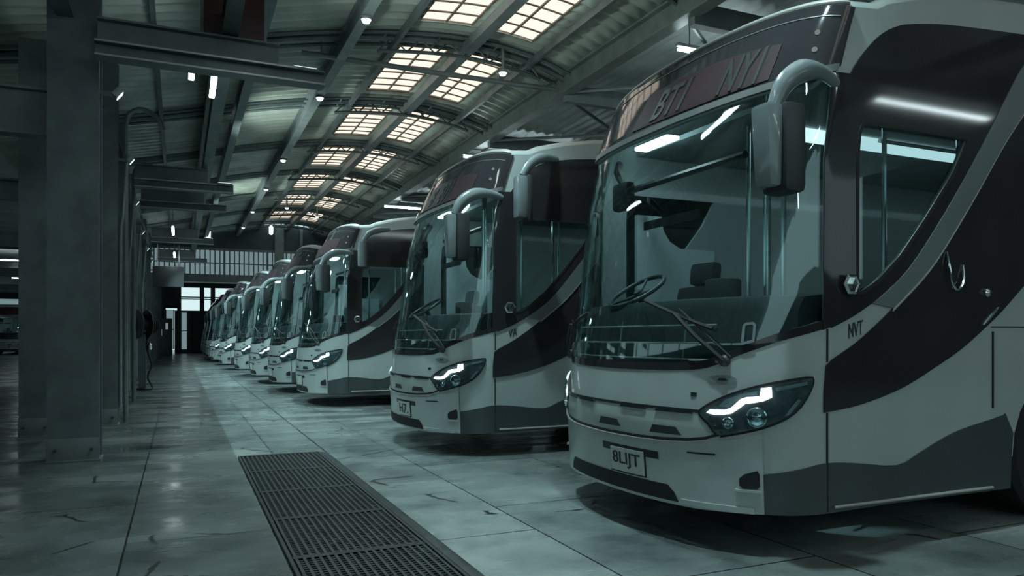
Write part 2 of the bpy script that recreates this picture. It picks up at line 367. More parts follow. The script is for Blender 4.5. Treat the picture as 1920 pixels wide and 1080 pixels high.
def make_bus():
    b = thing('bus', '', 'bus')
    # -- body shell
    out = []
    for k in range(0, 41): out.append((-LEN+.0+LEN*k/40, .27))
    low = [(-LEN, .27)]
    for xc in sorted(WHEEL_X, reverse=True): low += arch(xc)
    low += [(0, .25), (.4, .245), (MID, .245)]
    low = low+flip(low)[1:]
    top = [(u, ztop(u)) for u in [L+LEN, L+2.4, L+1.76, L+1.2, L+.75, L+.36, L+.24]+[L-L*k/40 for k in range(41)]+[-.24, -.36, -.75, -1.2, -1.76, -2.4, -LEN]]
    outer = low+top
    ws_hole = WS_BOT+WS_TOP[::-1]
    body = patch('body', M['paint'], b, outer, -.03, .03, holes=[ws_hole, WIN, flip(WIN)], dz=.2)
    # -- roof cap with rounded rim
    bm = bmesh.new(); rows = []
    us = [-LEN, -9, -6, -4, -2.4, -1.76, -1.2, -.75, -.36, -.24, -.1]+[L*k/60 for k in range(61)]
    us = us+[L-u for u in us[:11]][::-1]
    for ins, dz in ((0, 0), (.012, .03), (.04, .052), (.1, .066), (.25, .075)):
        row = []
        for u in us:
            z = ztop(u); p = S(u, z, 0); q = S(u, z, .05)-p; q.z = 0
            q = q.normalized() if q.length else Vector((0, 0, 0))
            p = p-q*ins; p.z = z+dz
            if ins > .2: p.y = W/2+(p.y-W/2)*.9
            row.append(bm.verts.new(p))
        rows.append(row)
    for a, c in zip(rows, rows[1:]):
        for k in range(len(us)-1): bm.faces.new((a[k], a[k+1], c[k+1], c[k]))
    n = len(us); last = rows[-1]
    for k in range(n//2): 
        q = [last[k], last[k+1], last[n-2-k], last[n-1-k]]
        q = list(dict.fromkeys(q))
        if len(q) > 2: bm.faces.new(q)
    finish('roof', bm, M['paint'], b)
    # rear panel
    box_obj('rear_panel', M['paint'], b, LEN-.03, LEN+.05, .02, W-.02, .27, 3.5)
    tube_obj('roof_trim', M['trim'], b, [S(L*k/70, ztop(L*k/70)+.012, .004) for k in range(2, 69)], .013)
    # -- windscreen + frit
    ws = curve2(WS_BOT, 3); wt = curve2(WS_TOP, 3)
    wind = patch('windscreen', M['glass'], b, ws+wt[::-1], -.02, .008)
    fr_b = [(u, z+.05+.0*u) for u, z in ws]
    patch('windscreen_border', M['black'], wind, ws+fr_b[::-1], -.008, .012)
    # a-pillars (black) wrap the corner
    pil = [(-.20, 1.40), (.0, 1.322), (.06, 1.305), (.065, 2.79), (-.10, 2.80), (-.16, 2.70), (-.20, 2.52)]
    for p in (pil, flip(pil)): patch('corner_pillar', M['black'], b, p, .002, .008, du=.04)
    # visor band above the glass
    vis = [(u, z-.0) for u, z in wt]
    vt = [(L*k/50, ztop(L*k/50)-.012) for k in range(51)]
    vis = [(0, 2.83)]+[(u, z+.05) for u, z in wt if .05 < u < L-.05]+[(L, 2.83)]
    patch('visor', M['black'], b, vis+vt[::-1], .002, .012)
    patch('display_ledge', M['strip'], b, wt+[(u, z+.045) for u, z in wt][::-1], .004, .016)
    patch('visor_crease', M['strip'], b, [(.15+(L-.3)*k/40, ztop(.15+(L-.3)*k/40)-.085) for k in range(41)]+[(.15+(L-.3)*k/40, ztop(.15+(L-.3)*k/40)-.078) for k in range(40, -1, -1)], .014, .004)
    # destination display
    dz0 = [(.56, 2.79), (.8, 2.775), (1.1, 2.765), (1.5, 2.765), (1.86, 2.775)]
    dz1 = [(1.86, 3.07), (1.5, 3.075), (1.1, 3.065), (.8, 3.045), (.56, 3.02)]
    d = patch('destination_display', M['disp'], b, dz0+dz1, .014, .006)
    # marker lamps
    for uu, zz in ((.31, 3.04), (.29, 2.93)):
        bm = bmesh.new(); p = S(uu, zz, .012); nrm = (S(uu, zz, .1)-S(uu, zz, 0)).normalized()
        add_lathe(bm, [(.016, 0), (.016, .008), (.010, .014), (.0, .015)], p, nrm, 14)
        finish('marker_lamp', bm, M['marker'], b)
    # -- side panels
    for fl in (False, True):
        F_ = flip if fl else (lambda l: l)
        cin = curve2(C_IN[:-1], 3); dl = curve2(DIAG_L, 3); dr = curve2(DIAG_R, 3); sw = curve2(SW_B, 3)
        sg = cin+dl+[(-.004, 2.6), (-.03, 2.72)]
        patch('side_glass_panel', M['black'], b, F_(sg), .001, .008, holes=[F_(WIN)])
        q = patch('quarter_window', M['sglass'], b, F_(WIN), -.016, .006)
        patch('window_rubber', M['rubber'], q, F_(grow(WIN, .012)), .009, .004, holes=[F_(grow(WIN, -.012))])
        # diagonal brace
        k1 = [p for p in dl if p[0] < -.30]; k2 = [p for p in dr if p[0] < -.47]
        patch('diagonal_brace', M['grey'], b, F_(k1+k2[::-1]), .002, .012)
        patch('brace_edge', M['trim'], b, F_(k2+[(u+.010, z-.022) for u, z in k2][::-1]), .003, .013)
        # dark sweep panel and rear window band
        pg = dr+[(.035, 1.10), (.05, .95)]+sw+[(-LEN+.15, 2.05), (-LEN+.15, 3.32)]
        patch('dark_sweep_panel', M['black'], b, F_(pg), .002, .007)
        # lower skirt
        sk = [(.816, .47), (.6, .46), (.408, .474), (.2, .51), (.045, .54), (-.186, .527), (-.541, .489), (-.727, .548), (-.92, .619), (-1.119, .676), (-1.432, .73), (-1.7, .78)]
        sk = curve2(sk, 3)
        cut = [(-1.60, .78)]+[p for p in arch(WHEEL_X[0], .60) if p[0] > -1.62][::-1]
        lowr = [p for p in arch(WHEEL_X[0], .60)[::-1] if p[0] > -1.66]
        arc_pts = sorted(lowr, key=lambda p: p[1], reverse=True)
        pol = [p for p in sk if p[0] > -1.55]+[(-1.56, .76)]+[p for p in arc_pts if p[1] < .74]+[(-1.61, .262), (-.5, .262), (0, .252), (.3, .247), (.816, .247)]
        patch('lower_skirt', M['skirt'], b, F_(pol), .001, .006)
        bm = bmesh.new()
        add_tube(bm, [S(u if not fl else L-u, .285, .012) for u in [-.02-.07*i for i in range(21)]], .010, 6)
        finish('sill_trim', bm, M['trim'], b)
        # seams
        for (ua, ub, za, zb) in ((.020, .028, .26, .83), (.020, .028, 1.12, 1.31), (.40, .407, .48, .735), (-1.43, -1.44, .8, 1.30)):
            patch('panel_seam', M['rubber'], b, F_([(ua, za), (ub, za), (ub, zb), (ua, zb)]), .0, .0085)
        patch('panel_seam', M['rubber'], b, F_([(-1.42, 1.325), (-3.2, 1.325), (-3.2, 1.333), (-1.42, 1.333)]), .0, .003)
        # headlight
        hl = curve2(HL+HL[:1], 2)[:-1]
        h = patch('headlight', M['bowl'], b, F_(hl), .012, .012)
        patch('headlight_surround', M['rubber'], h, F_(grow(hl, .014)), .001, .020, holes=[F_(grow(hl, -.001))])
        patch('daytime_light_strip', M['led'], h, F_(LED), .024, .010, du=.03)
        patch('upper_reflector', M['reflect'], h, F_([(.64, .858), (.60, .90), (.50, .94), (.43, .955), (.43, .932), (.50, .922), (.545, .89), (.585, .856)]), .024, .004, du=.03)
        patch('side_reflector', M['reflect'], h, F_([(.285, .815), (.262, .825), (.20, .905), (.215, .915), (.25, .87)]), .024, .006, du=.03)
        patch('top_reflector', M['reflect'], h, F_([(.34, .975), (.17, 1.012), (.165, .995), (.33, .955)]), .024, .004, du=.03)
        for uu, zz, rr in ((.428, .805, .058), (.578, .765, .034), (.652, .735, .013), (.62, .715, .012)):
            u2 = L-uu if fl else uu
            p = S(u2, zz, .022); nrm = (S(u2, zz, .1)-S(u2, zz, 0)).normalized()
            bm = bmesh.new()
            add_lathe(bm, [(rr, 0), (rr, .018), (rr*.88, .022), (rr*.82, .008), (rr*.5, .006), (rr*.45, .016), (rr*.2, .022), (0, .023)], p, nrm, 24)
            finish('projector_lamp', bm, M['chrome'], h)
        patch('lamp_lens', M['lens'], h, F_(grow(hl, -.004)), .046, .003)
        # fog lamp pocket
        fg = patch('fog_lamp', M['rubber'], b, F_([(.527, .45), (.50, .475), (.43, .50), (.418, .48), (.418, .41), (.435, .395), (.51, .395), (.527, .41)]), .026, .012, du=.04)
        patch('fog_lamp_lip', M['paint'], fg, F_([(.55, .375), (.41, .375), (.41, .39), (.55, .39)]), .026, .022, du=.04)
    # -- grille, bumper, plate, intake, emblem
    gt = GR_TOP+flip(GR_TOP)[1:]; gb = GR_BOT+flip(GR_BOT)[1:]
    g = patch('grille_panel', M['paint'], b, gt+gb[::-1], .004, .010)
    patch('grille_edge', M['rubber'], g, [(u, z-.002) for u, z in gt]+[(u, z+.016) for u, z in gt][::-1], .001, .016)
    patch('grille_edge', M['rubber'], g, [(u, z+.006) for u, z in gb]+[(u, z-.008) for u, z in gb][::-1], .001, .018)
    for u0, u1 in ((.80, 1.08), (1.16, 1.42), (L-1.42, L-1.16), (L-1.08, L-.80)):
        patch('grille_bar', M['gun'], g, [(u0, .802), (u1, .802), (u1-.02, .830), (u0+.02, .830)], .004, .020)
    for u0, u1 in ((.88, 1.10), (1.42, 1.66)):
        patch('grille_slot', M['plastic'], g, [(u0, .668), (u1+.03, .665), (u1, .715), (u0+.04, .715)], .012, .006)
    bt = [(.40, .735), (.5, .706), (.63, .676)]+[(u, z-.012) for u, z in GR_BOT]
    bt = bt+flip(bt)[1:]
    bb = [(.40, .25), (.8, .235), (MID, .235)]; bb = bb+flip(bb)[1:]
    bu = patch('bumper', M['paint'], b, bt+bb[::-1], .002, .022)
    patch('bumper_lip', M['trim'], bu, bt+[(u, z-.016) for u, z in bt][::-1], .020, .012)
    patch('bumper_slot', M['gun'], bu, [(.66, .57), (.84, .565), (.84, .575), (.66, .58)], .020, .008)
    inn = [(.92, .255), (.95, .31), (1.0, .352), (L-1.0, .352), (L-.95, .31), (L-.92, .255)]
    patch('air_intake', M['rubber'], bu, inn, .022, .008)
    patch('intake_spoiler', M['paint'], bu, [(.45, .25), (.90, .25), (.90, .28), (.45, .285)], .022, .018)
    pl = patch('number_plate', M['plate'], b, [(1.185, .375), (1.53, .372), (1.53, .528), (1.185, .53)], .030, .006)
    patch('plate_frame', M['rubber'], pl, grow([(1.185, .375), (1.53, .372), (1.53, .528), (1.185, .53)], .016), .024, .006)
    patch('plate_bracket', M['gun'], pl, [(1.06, .50), (1.64, .50), (1.64, .548), (1.06, .548)], .022, .005)
    em = [(.633+.085*math.cos(2*PI*k/20), 1.015+.026*math.sin(2*PI*k/20)) for k in range(20)]
    e = patch('oval_emblem', M['mirror_grey'], b, em, .002, .006, du=.04)
    patch('emblem_bar', M['ink'], e, [(.60, 1.008), (.66, 1.008), (.65, 1.022), (.61, 1.022)], .008, .003)
    patch('hood_mark', M['gun'], b, [(.79, .905), (.83, .905), (.83, .93), (.79, .93)], .002, .003)
    # -- interior
    box_obj('cabin_floor', M['inner'], b, -.25, LEN-.1, .40, W-.40, .52, .60)
    box_obj('cabin_ceiling', M['inner'], b, .3, LEN-.1, .08, W-.08, 2.86, 2.9)
    # dashboard follows the screen
    bm = bmesh.new(); n = 30; rows = []
    for inset, z in ((.10, .62), (.10, 1.42), (.14, 1.50), (.34, 1.52), (.40, 1.48), (.42, .62)):
        row = []
        for k in range(n+1):
            u = .10+(L-.20)*k/n; p = S(u, min(z, 1.5), 0); q = Vector((max(p.x, -.75)+inset, min(max(p.y, .08), W-.08), z)); row.append(bm.verts.new(q))
        rows.append(row)
    for i in range(len(rows)):
        a, c = rows[i], rows[(i+1) % len(rows)]
        for k in range(n): bm.faces.new((a[k], a[k+1], c[k+1], c[k]))
    finish('dashboard', bm, M['dash'], b)
    # rails behind the low part of the screen
    for zz in (1.13, 1.235, 1.345):
        uu = [.72+(L-1.44)*k/24 for k in range(25)]
        tube_obj('guard_rail', M['trim'], b, [S(u, zz, -.05) for u in uu], .007, 6)
    for uu in (.95, 1.6, 2.2):
        tube_obj('guard_post', M['mirror_grey'], b, [S(uu, 1.08, -.055), S(uu, 1.38, -.055)], .006, 6)
    # steering wheel
    bm = bmesh.new(); cx, cy, cz = -.32, 1.50, 1.60; tilt = Matrix.Translation((cx, cy, cz)) @ Matrix.Rotation(math.radians(-32), 4, 'Y')
    add_tube(bm, [tilt @ Vector((.22*math.cos(2*PI*k/28), .22*math.sin(2*PI*k/28), 0)) for k in range(29)], .016, 8)
    for a in (.5, 2.6, 4.7): add_tube(bm, [tilt @ Vector((0, 0, -.03)), tilt @ Vector((.21*math.cos(a), .21*math.sin(a), 0))], .012, 6)
    add_tube(bm, [tilt @ Vector((0, 0, 0)), tilt @ Vector((-.0, 0, -.3))], .03, 8)
    finish('steering_wheel', bm, M['plastic'], b)
    # driver seat
    bm = bmesh.new()
    add_box(bm, -.18, .28, 1.22, 1.74, 1.0, 1.14, .05)
    tm = Matrix.Translation((.20, 1.48, 1.1)) @ Matrix.Rotation(math.radians(7), 4, 'Y')
    add_box(bm, -.06, .06, -.26, .26, 0, .56, .058, tm)
    st = finish('driver_seat', bm, M['seat'], b)
    bm = bmesh.new(); add_box(bm, -.05, .05, -.16, .13, .56, .74, .048, tm); finish('headrest', bm, M['seat'], st)
    box_obj('seat_pedestal', M['plastic'], b, -.08, .20, 1.33, 1.63, .6, 1.0, bev=.03)
    # partition behind the driver and passenger seats
    bm = bmesh.new(); pts = [(.27, .9), (1.12, .9), (1.12, 2.06), (.74, 2.06), (.62, 2.12), (.55, 2.22), (.53, 2.34), (.27, 2.34)]
    vs = [[bm.verts.new((x_, 2.39+dy, z_)) for x_, z_ in pts] for dy in (0, .035)]
    bm.faces.new(vs[0]); bm.faces.new(vs[1][::-1])
    for k in range(8): bm.faces.new((vs[0][k], vs[0][(k+1) % 8], vs[1][(k+1) % 8], vs[1][k]))
    finish('driver_door_panel', bm, M['panel'], b, smooth=False)
    for i in range(4):
        for yy in (.12, 1.42):
            xx = 2.4+i*.95
            bm = bmesh.new(); add_box(bm, xx, xx+.45, yy, yy+.92, .95, 1.08, .04)
            tm = Matrix.Translation((xx+.44, yy+.46, 1.02)) @ Matrix.Rotation(math.radians(8), 4, 'Y')
            add_box(bm, -.04, .05, -.45, -.02, 0, .75, .04, tm); add_box(bm, -.04, .05, .02, .45, 0, .75, .04, tm)
            add_box(bm, xx+.1, xx+.3, yy+.2, yy+.7, .60, .95)
            finish('passenger_seat', bm, M['seat'], b)
    for (xx, yy) in ((.95, .42), (1.6, .35), (1.3, 1.25), (.42, .30), (.45, 1.18), (-.02, .34), (.12, .62), (.40, .95)):
        tube_obj('grab_pole', M['chrome'], b, [(xx, yy, .6), (xx, yy, 2.86)], .016, 8)
    tube_obj('ceiling_rail', M['plastic'], b, [(.22, .95, 2.55), (.22, 2.35, 2.55)], .028, 8)
    tube_obj('ceiling_rail', M['chrome'], b, [(1.0, .5, 2.62), (6, .5, 2.62)], .014, 8)
    box_obj('cabin_fill_lamp', M['cabin'], b, .75, 9, 1.10, 1.36, 2.83, 2.858, bev=.01)  # added glowing strip that brightens the dark cabin
    box_obj('cab_fill_lamp', M['cabfill'], b, .02, .14, 1.60, 2.05, 2.80, 2.83, bev=.01)  # added lamp to light the driver's seat and door panel
    box_obj('sun_visor', M['plastic'], b, .04, .06, 1.25, 1.95, 2.13, 2.20, bev=.008)
    box_obj('ticket_machine', M['plastic'], b, -.12, .06, .80, .98, 1.45, 1.66, bev=.02)
    # interior mirror
    im = tube_obj('cab_mirror', M['rubber'], b, [(-.02, 2.22, 2.72), (-.12, 2.08, 2.62), (-.24, 1.86, 2.52), (-.27, 1.75, 2.42)], [.03, .035, .035, .02], 8, n=4)
    bm = bmesh.new(); add_box(bm, -.31, -.22, 1.66, 1.88, 2.24, 2.46, .04); finish('mirror_head', bm, M['rubber'], im)
    # -- exterior mirror: arm from the near upper corner
    for sy in (0, 1):
        fy = (lambda y: y) if sy == 0 else (lambda y: W-y)
        if sy == 1: continue
        arm = tube_obj('mirror_arm', M['mirror_grey'], b, [(.06, .01, 2.735), (-.12, -.05, 2.755), (-.30, -.09, 2.725), (-.44, -.10, 2.63), (-.51, -.10, 2.50)], [.035, .045, .062, .06, .045], 12, .7, n=5)
        bm = bmesh.new(); add_box(bm, -.62, -.51, -.175, -.03, 2.06, 2.50, .03)
        for v in bm.verts:
            t = (v.co.z-2.06)/.44; v.co.x = -.52+(v.co.x+.52)*(.75+.25*t); v.co.y = -.10+(v.co.y+.10)*(.85+.15*t)
        mh = finish('mirror_head', bm, M['mirror_grey'], arm)
        bm = bmesh.new(); add_box(bm, -.52, -.37, -.20, -.0, 2.03, 2.515, .045); finish('mirror_back', bm, M['plastic'], arm)
    # hexagonal close-view mirror on the quarter window
    bm = bmesh.new(); add_lathe(bm, [(.062, 0), (.066, .012), (.05, .02), (.045, .014), (0, .016)], (.13, -.03, 1.57), (0, -1, 0), 6)
    hx = finish('kerb_mirror', bm, M['chrome'], b, smooth=False)
    tube_obj('mirror_stem', M['rubber'], hx, [(.13, .0, 1.57), (.13, -.035, 1.57)], .014, 6)
    # -- wipers
    for pv, el, tip in (((.62, 1.125), (.98, 1.40), (1.28, 1.50)), ((L-.62, 1.125), (L-.72, 1.36), (L-1.15, 1.44))):
        w = tube_obj('wiper', M['rubber'], b, [S(*pv, .03), S((pv[0]+el[0])/2, (pv[1]+el[1])/2, .045), S(*el, .035)], .014, 6)
        tube_obj('wiper_blade', M['rubber'], w, [S(el[0]+(tip[0]-el[0])*t, el[1]+(tip[1]-el[1])*t, .018) for t in (-.9, -.5, 0, .5, 1)], .012, 6)
        tube_obj('wiper_rod', M['plastic'], w, [S(pv[0]-.04, pv[1]+.02, .03), S(el[0]-.03, el[1]+.03, .03)], .006, 6)
        bm = bmesh.new(); p = S(*pv, .005); nrm = (S(*pv, .1)-S(*pv, 0)).normalized()
        add_lathe(bm, [(.035, 0), (.035, .02), (.02, .035), (0, .036)], p, nrm, 14); finish('wiper_pivot', bm, M['plastic'], w)
    fr = [(.455, 1.235), (.47, 1.23), (.52, 1.22), (.53, 1.235), (.53, 1.33), (.515, 1.345), (.47, 1.35), (.455, 1.335)]
    patch('screen_fitting', M['mirror_grey'], b, fr, .006, .012, holes=[grow(fr, -.016)], du=.03)
    # door latch, grab hoop and knob on the dark sweep panel
    lt = [(-1.40+.085*math.cos(a)*.8-.03*math.sin(a), 1.40+.03*math.sin(a)+.05*math.cos(a)*-1) for a in [2*PI*k/20 for k in range(20)]]
    patch('door_latch', M['mirror_grey'], b, lt, .009, .012)
    tube_obj('grab_hoop', M['chrome'], b, [(.98, -.01, 1.80), (.98, -.03, 1.70), (1.0, -.035, 1.60), (1.05, -.035, 1.56), (1.11, -.03, 1.62), (1.13, -.01, 1.72)], .008, 8, n=4)
    bm = bmesh.new(); add_lathe(bm, [(.03, 0), (.03, .02), (.015, .035), (0, .036)], (1.36, -.005, 1.55), (0, -1, 0), 16); finish('door_knob', bm, M['chrome'], b)
    # -- wheels and axle covers
    for xc in WHEEL_X:
        wheel(b, xc, .20, -1); wheel(b, xc, W-.20, 1)
    box_obj('underbody', M['rubber'], b, -.30, LEN-.2, .42, W-.42, .32, .52)
    return b

def children_of(o): return [c for c in o.children]
def copy_tree(o, parent=None, skip=()):
    c = o.copy(); C.objects.link(c)
    if parent: c.parent = parent
    for ch in kids[o.name]:
        if ch.name.split('.')[0] not in skip: copy_tree(ch, c, skip)
    return c

proto = make_bus()
bpy.context.view_layer.update()
kids = {}
for o in bpy.data.objects: kids.setdefault(o.name, [])
for o in bpy.data.objects:
    if o.parent: kids[o.parent.name].append(o)

GB = 'buses parked side by side along the aisle'
BUS = [
    (3.42, 3.18, 'nearest white and black bus at the right edge, showing BT1 NY1 above its windscreen'),
    (3.06, 7.25, 'second bus from the camera, half hidden behind the one showing BT1 NY1'),
    (2.77, 13.3, 'third bus from the camera, standing past the empty bay'),
    (2.62, 16.8, 'fourth bus from the camera, showing only a strip behind the third'),
    (2.50, 20.3, 'fifth bus from the camera, with a bright headlight facing the aisle'),
    (2.35, 24.3, 'sixth bus from the camera, between the fifth and the last one before the gable'),
    (2.10, 29.2, 'seventh bus from the camera, last of the row in front of the gable screen'),
    (2.00, 34.5, 'eighth bus from the camera, beneath the end of the arched roof'),
    (1.95, 39.0, 'ninth bus from the camera, small and far down the row'),
    (1.95, 43.5, 'tenth bus from the camera, last but one of the row'),
    (1.95, 48.0, 'farthest bus of the row, beside the bright end windows'),
]
buses = []
for i, (x, y, lab) in enumerate(BUS):
    o = proto if i == 0 else copy_tree(proto)
    o.location = (x, y, 0); o['label'] = lab; o['group'] = GB
    buses.append(o)
def kid(o, n): return next(c for c in o.children if c.name.split('.')[0] == n)
# lettering
for k, (bus, words) in enumerate(((buses[0], (('BT1', 1.63, 2.79, .33, .235, -.01), ('NY1', .955, 2.785, .30, .245, .0))), (buses[1], (('8', 1.67, 2.80, .13, .22, 0), ('801', 1.36, 2.79, .30, .24, 0))))):
    dd = kid(bus, 'destination_display')
    for txt, u0, z0, w, h, sh in words:
        text_on_bus('display_outline', M['dline'], dd, txt, u0+.008, z0-.006, h+.012, w+.016, .020, bold=.035, shear=sh)
        text_on_bus('display_lettering', M['dtext'], dd, txt, u0, z0, h, w, .024, bold=.012, shear=sh)
text_on_bus('plate_lettering', M['ink'], kid(buses[0], 'number_plate'), '8LIJT', 1.505, .40, .105, .29, .036, bold=.01)
text_on_bus('plate_lettering', M['ink'], kid(buses[1], 'number_plate'), 'H7.', 1.50, .40, .105, .27, .036, bold=.01)
text_on_bus('side_lettering', M['ink'], kid(buses[0], 'body'), 'NVT', -.145, 1.255, .085, .115, .001, sgn=-1, shear=.22)
text_on_bus('side_lettering', M['ink'], kid(buses[1], 'body'), 'VA', -.13, 1.25, .085, .10, .001, sgn=-1, shear=.22)
# the second mirror on its own curved arm, on every bus but the nearest
arm0 = tube_obj('side_mirror_arm', M['mirror_grey'], buses[1], [(.72, .01, 3.20), (.50, -.12, 3.17), (.30, -.22, 3.08), (.18, -.25, 2.92)], [.03, .05, .055, .045], 12, .7, n=5)
bm = bmesh.new(); add_box(bm, .09, .21, -.33, -.19, 2.48, 2.92, .035); h0 = finish('side_mirror_head', bm, M['mirror_grey'], arm0)
bm = bmesh.new(); add_box(bm, .20, .26, -.34, -.18, 2.45, 2.93, .025); k0 = finish('side_mirror_back', bm, M['plastic'], arm0)
for bs in buses[2:]:
    a = arm0.copy(); C.objects.link(a); a.parent = bs
    for ch in (h0, k0):
        c = ch.copy(); C.objects.link(c); c.parent = a
far = copy_tree(proto, skip=('passenger_seat',))
far.location = (-9.5, 62, 0); far.rotation_euler = (0, 0, PI/2)
far['label'] = 'small white bus facing the camera beyond the left columns'; far['category'] = 'bus'
if 'group' in far: del far['group']

# ------------------------------------------------------------------ hall
def quadgrid(name, mat, xs, ys, zf, thick=0):
    bm = bmesh.new(); g = [[bm.verts.new((x, y, zf(x, y))) for x in xs] for y in ys]
    for j in range(len(ys)-1):
        for i in range(len(xs)-1): bm.faces.new((g[j][i], g[j][i+1], g[j+1][i+1], g[j+1][i]))
    return finish(name, bm, mat)
bm = bmesh.new(); add_box(bm, -22, 18, -9, 75, -.2, 0)
structure(finish('floor', bm, M['floor']))

RP = [(-3.2, 4.9), (-.7, 5.36), (.6, 5.66), (1.6, 5.90), (2.6, 6.09), (3.6, 6.22), (4.4, 6.26), (5.2, 6.20), (5.8, 6.08), (6.3, 5.92)]
def zr(x):
    P = RP
    if x <= P[0][0]: return P[0][1]
    for i in range(len(P)-1):
        if x <= P[i+1][0]:
            a = P[max(i-1, 0)]; b = P[i]; c = P[i+1]; d = P[min(i+2, len(P)-1)]
            t = (x-b[0])/(c[0]-b[0]); mb = (c[1]-a[1])/(c[0]-a[0])*(c[0]-b[0]); mc = (d[1]-b[1])/(d[0]-b[0])*(c[0]-b[0])
            return (2*t**3-3*t*t+1)*b[1]+(t**3-2*t*t+t)*mb+(-2*t**3+3*t*t)*c[1]+(t**3-t*t)*mc
    return P[-1][1]
RIB = [-2.6+3.6*k for k in range(11)]           # 1, 4.6, 8.2, 11.8 ...
SKX = ((3.42, 4.28), (4.58, 5.36))
def sky_span(y):
    for r in RIB:
        if r+.42 < y < r+3.6-.62: return True
    return False
per = .27; ys = [-9+per/4*k for k in range(int(44/per*4)+1)]
xs = sorted(set([-3.2+.35*k for k in range(28)]+[3.42, 4.28, 4.58, 5.36]))
bm = bmesh.new()
hx = [.04, .04, -.04, -.04]
rows = [[bm.verts.new((x, y, zr(x)+hx[j % 4])) for x in xs] for j, y in enumerate(ys)]
for j in range(len(ys)-1):
    ym = (ys[j]+ys[j+1])/2; sp = sky_span(ym)
    for i in range(len(xs)-1):
        xm = (xs[i]+xs[i+1])/2
        if sp and any(a < xm < b_ for a, b_ in SKX): continue
        bm.faces.new((rows[j][i], rows[j][i+1], rows[j+1][i+1], rows[j+1][i]))
ceil = structure(finish('ceiling', bm, M['roof'], angle=20))
sm = ceil.modifiers.new('sheet', 'SOLIDIFY'); sm.thickness = .02; sm.offset = 1
# skylight panes with bars
wi = 0
for r in RIB:
    y0, y1 = r+.40, r+3.6-.60
    if y1 > 34.5: continue
    for (a, b_) in SKX:
        wi += 1
        bm = bmesh.new(); n = 5
        top = [[bm.verts.new((a+(b_-a)*k/n, yy, zr(a+(b_-a)*k/n)+.02)) for k in range(n+1)] for yy in (y0, y1)]
        for k in range(n): bm.faces.new((top[0][k], top[0][k+1], top[1][k+1], top[1][k]))
        w = structure(finish('window_%d' % wi, bm, M['sky']))
        bm = bmesh.new()
        for yy in [y0+(y1-y0)*k/7 for k in range(8)]:
            add_tube(bm, [(a+(b_-a)*k/n, yy, zr(a+(b_-a)*k/n)-.012) for k in range(n+1)], .016 if yy not in (y0, y1) else .03, 5)
        for xx in (a, (a+b_)/2, b_): add_tube(bm, [(xx, y0, zr(xx)-.012), (xx, y1, zr(xx)-.012)], .022, 5)
        finish('glazing_bars', bm, M['muntin'], w)
# arched ribs: two chords and webbing
for i, r in enumerate(RIB):
    bm = bmesh.new(); n = 30; X = [-3.0+9.3*k/n for k in range(n+1)]
    add_tube(bm, [(x, r, zr(x)-.08) for x in X], .05, 6)
    for yy in (-.28, .28):
        add_tube(bm, [(x, r+yy, zr(x)-.09) for x in X], .03, 5)
    Xb = [2.9+2.9*k/12 for k in range(13)]
    add_tube(bm, [(x, r, zr(x)-.30) for x in Xb], .032, 5)
    for k in range(12):
        add_tube(bm, [(Xb[k], r, zr(Xb[k])-(.08 if k % 2 else .30)), (Xb[k+1], r, zr(Xb[k+1])-(.30 if k % 2 else .08))], .014, 4)
    for x in (3.0, 3.9, 4.9, 5.7): add_tube(bm, [(x, r-.28, zr(x)-.09), (x, r+.28, zr(x)-.09)], .02, 4)
    structure(finish('roof_rib_beam', bm, M['pale'] if False else M['steel']))
tag(tube_obj('tie_rod', M['dark'], None, [(1.75, 12.0, 5.70), (4.0, 12.0, 5.70), (6.2, 12.0, 5.72)], .045, 8), 'dark round tie rod crossing below the arched roof in front of a skylight', 'tie rod')
tag(tube_obj('hanging_cable', M['dark'], None, [(2.05, 12.0, 6.0), (2.05, 12.0, 5.74)], .01, 6), 'thin cable holding up the dark tie rod under the roof', 'cable')
# ridge purlins and long beams
def ibeam(name, mat, x, y0, y1, z0, z1, w=.16, t=.03):
    bm = bmesh.new(); add_box(bm, x-w/2, x+w/2, y0, y1, z0, z0+t); add_box(bm, x-w/2, x+w/2, y0, y1, z1-t, z1); add_box(bm, x-.02, x+.02, y0, y1, z0+t, z1-t)
    return structure(finish(name, bm, mat, smooth=False))
ibeam('eave_beam', M['pale'], 6.28, -9, 35, 5.56, 5.92, .22)
ibeam('long_beam', M['dark'], 2.35, -9, 35, 5.66, 5.98, .15)
ibeam('long_beam', M['steel'], 1.02, -9, 35, 5.34, 5.66, .14)
ibeam('long_beam', M['pale'], .50, -9, 35, 5.28, 5.56, .16)
box_obj('purlin_beam', M['dark'], None, 4.34, 4.52, -9, 35, 6.02, 6.18); structure(bpy.data.objects['purlin_beam'])
for x in (-.3, 3.2, 5.55):
    bm = bmesh.new(); add_box(bm, x-.03, x+.03, -9, 35, zr(x)-.20, zr(x)-.08); structure(finish('purlin_beam', bm, M['steel'], smooth=False))
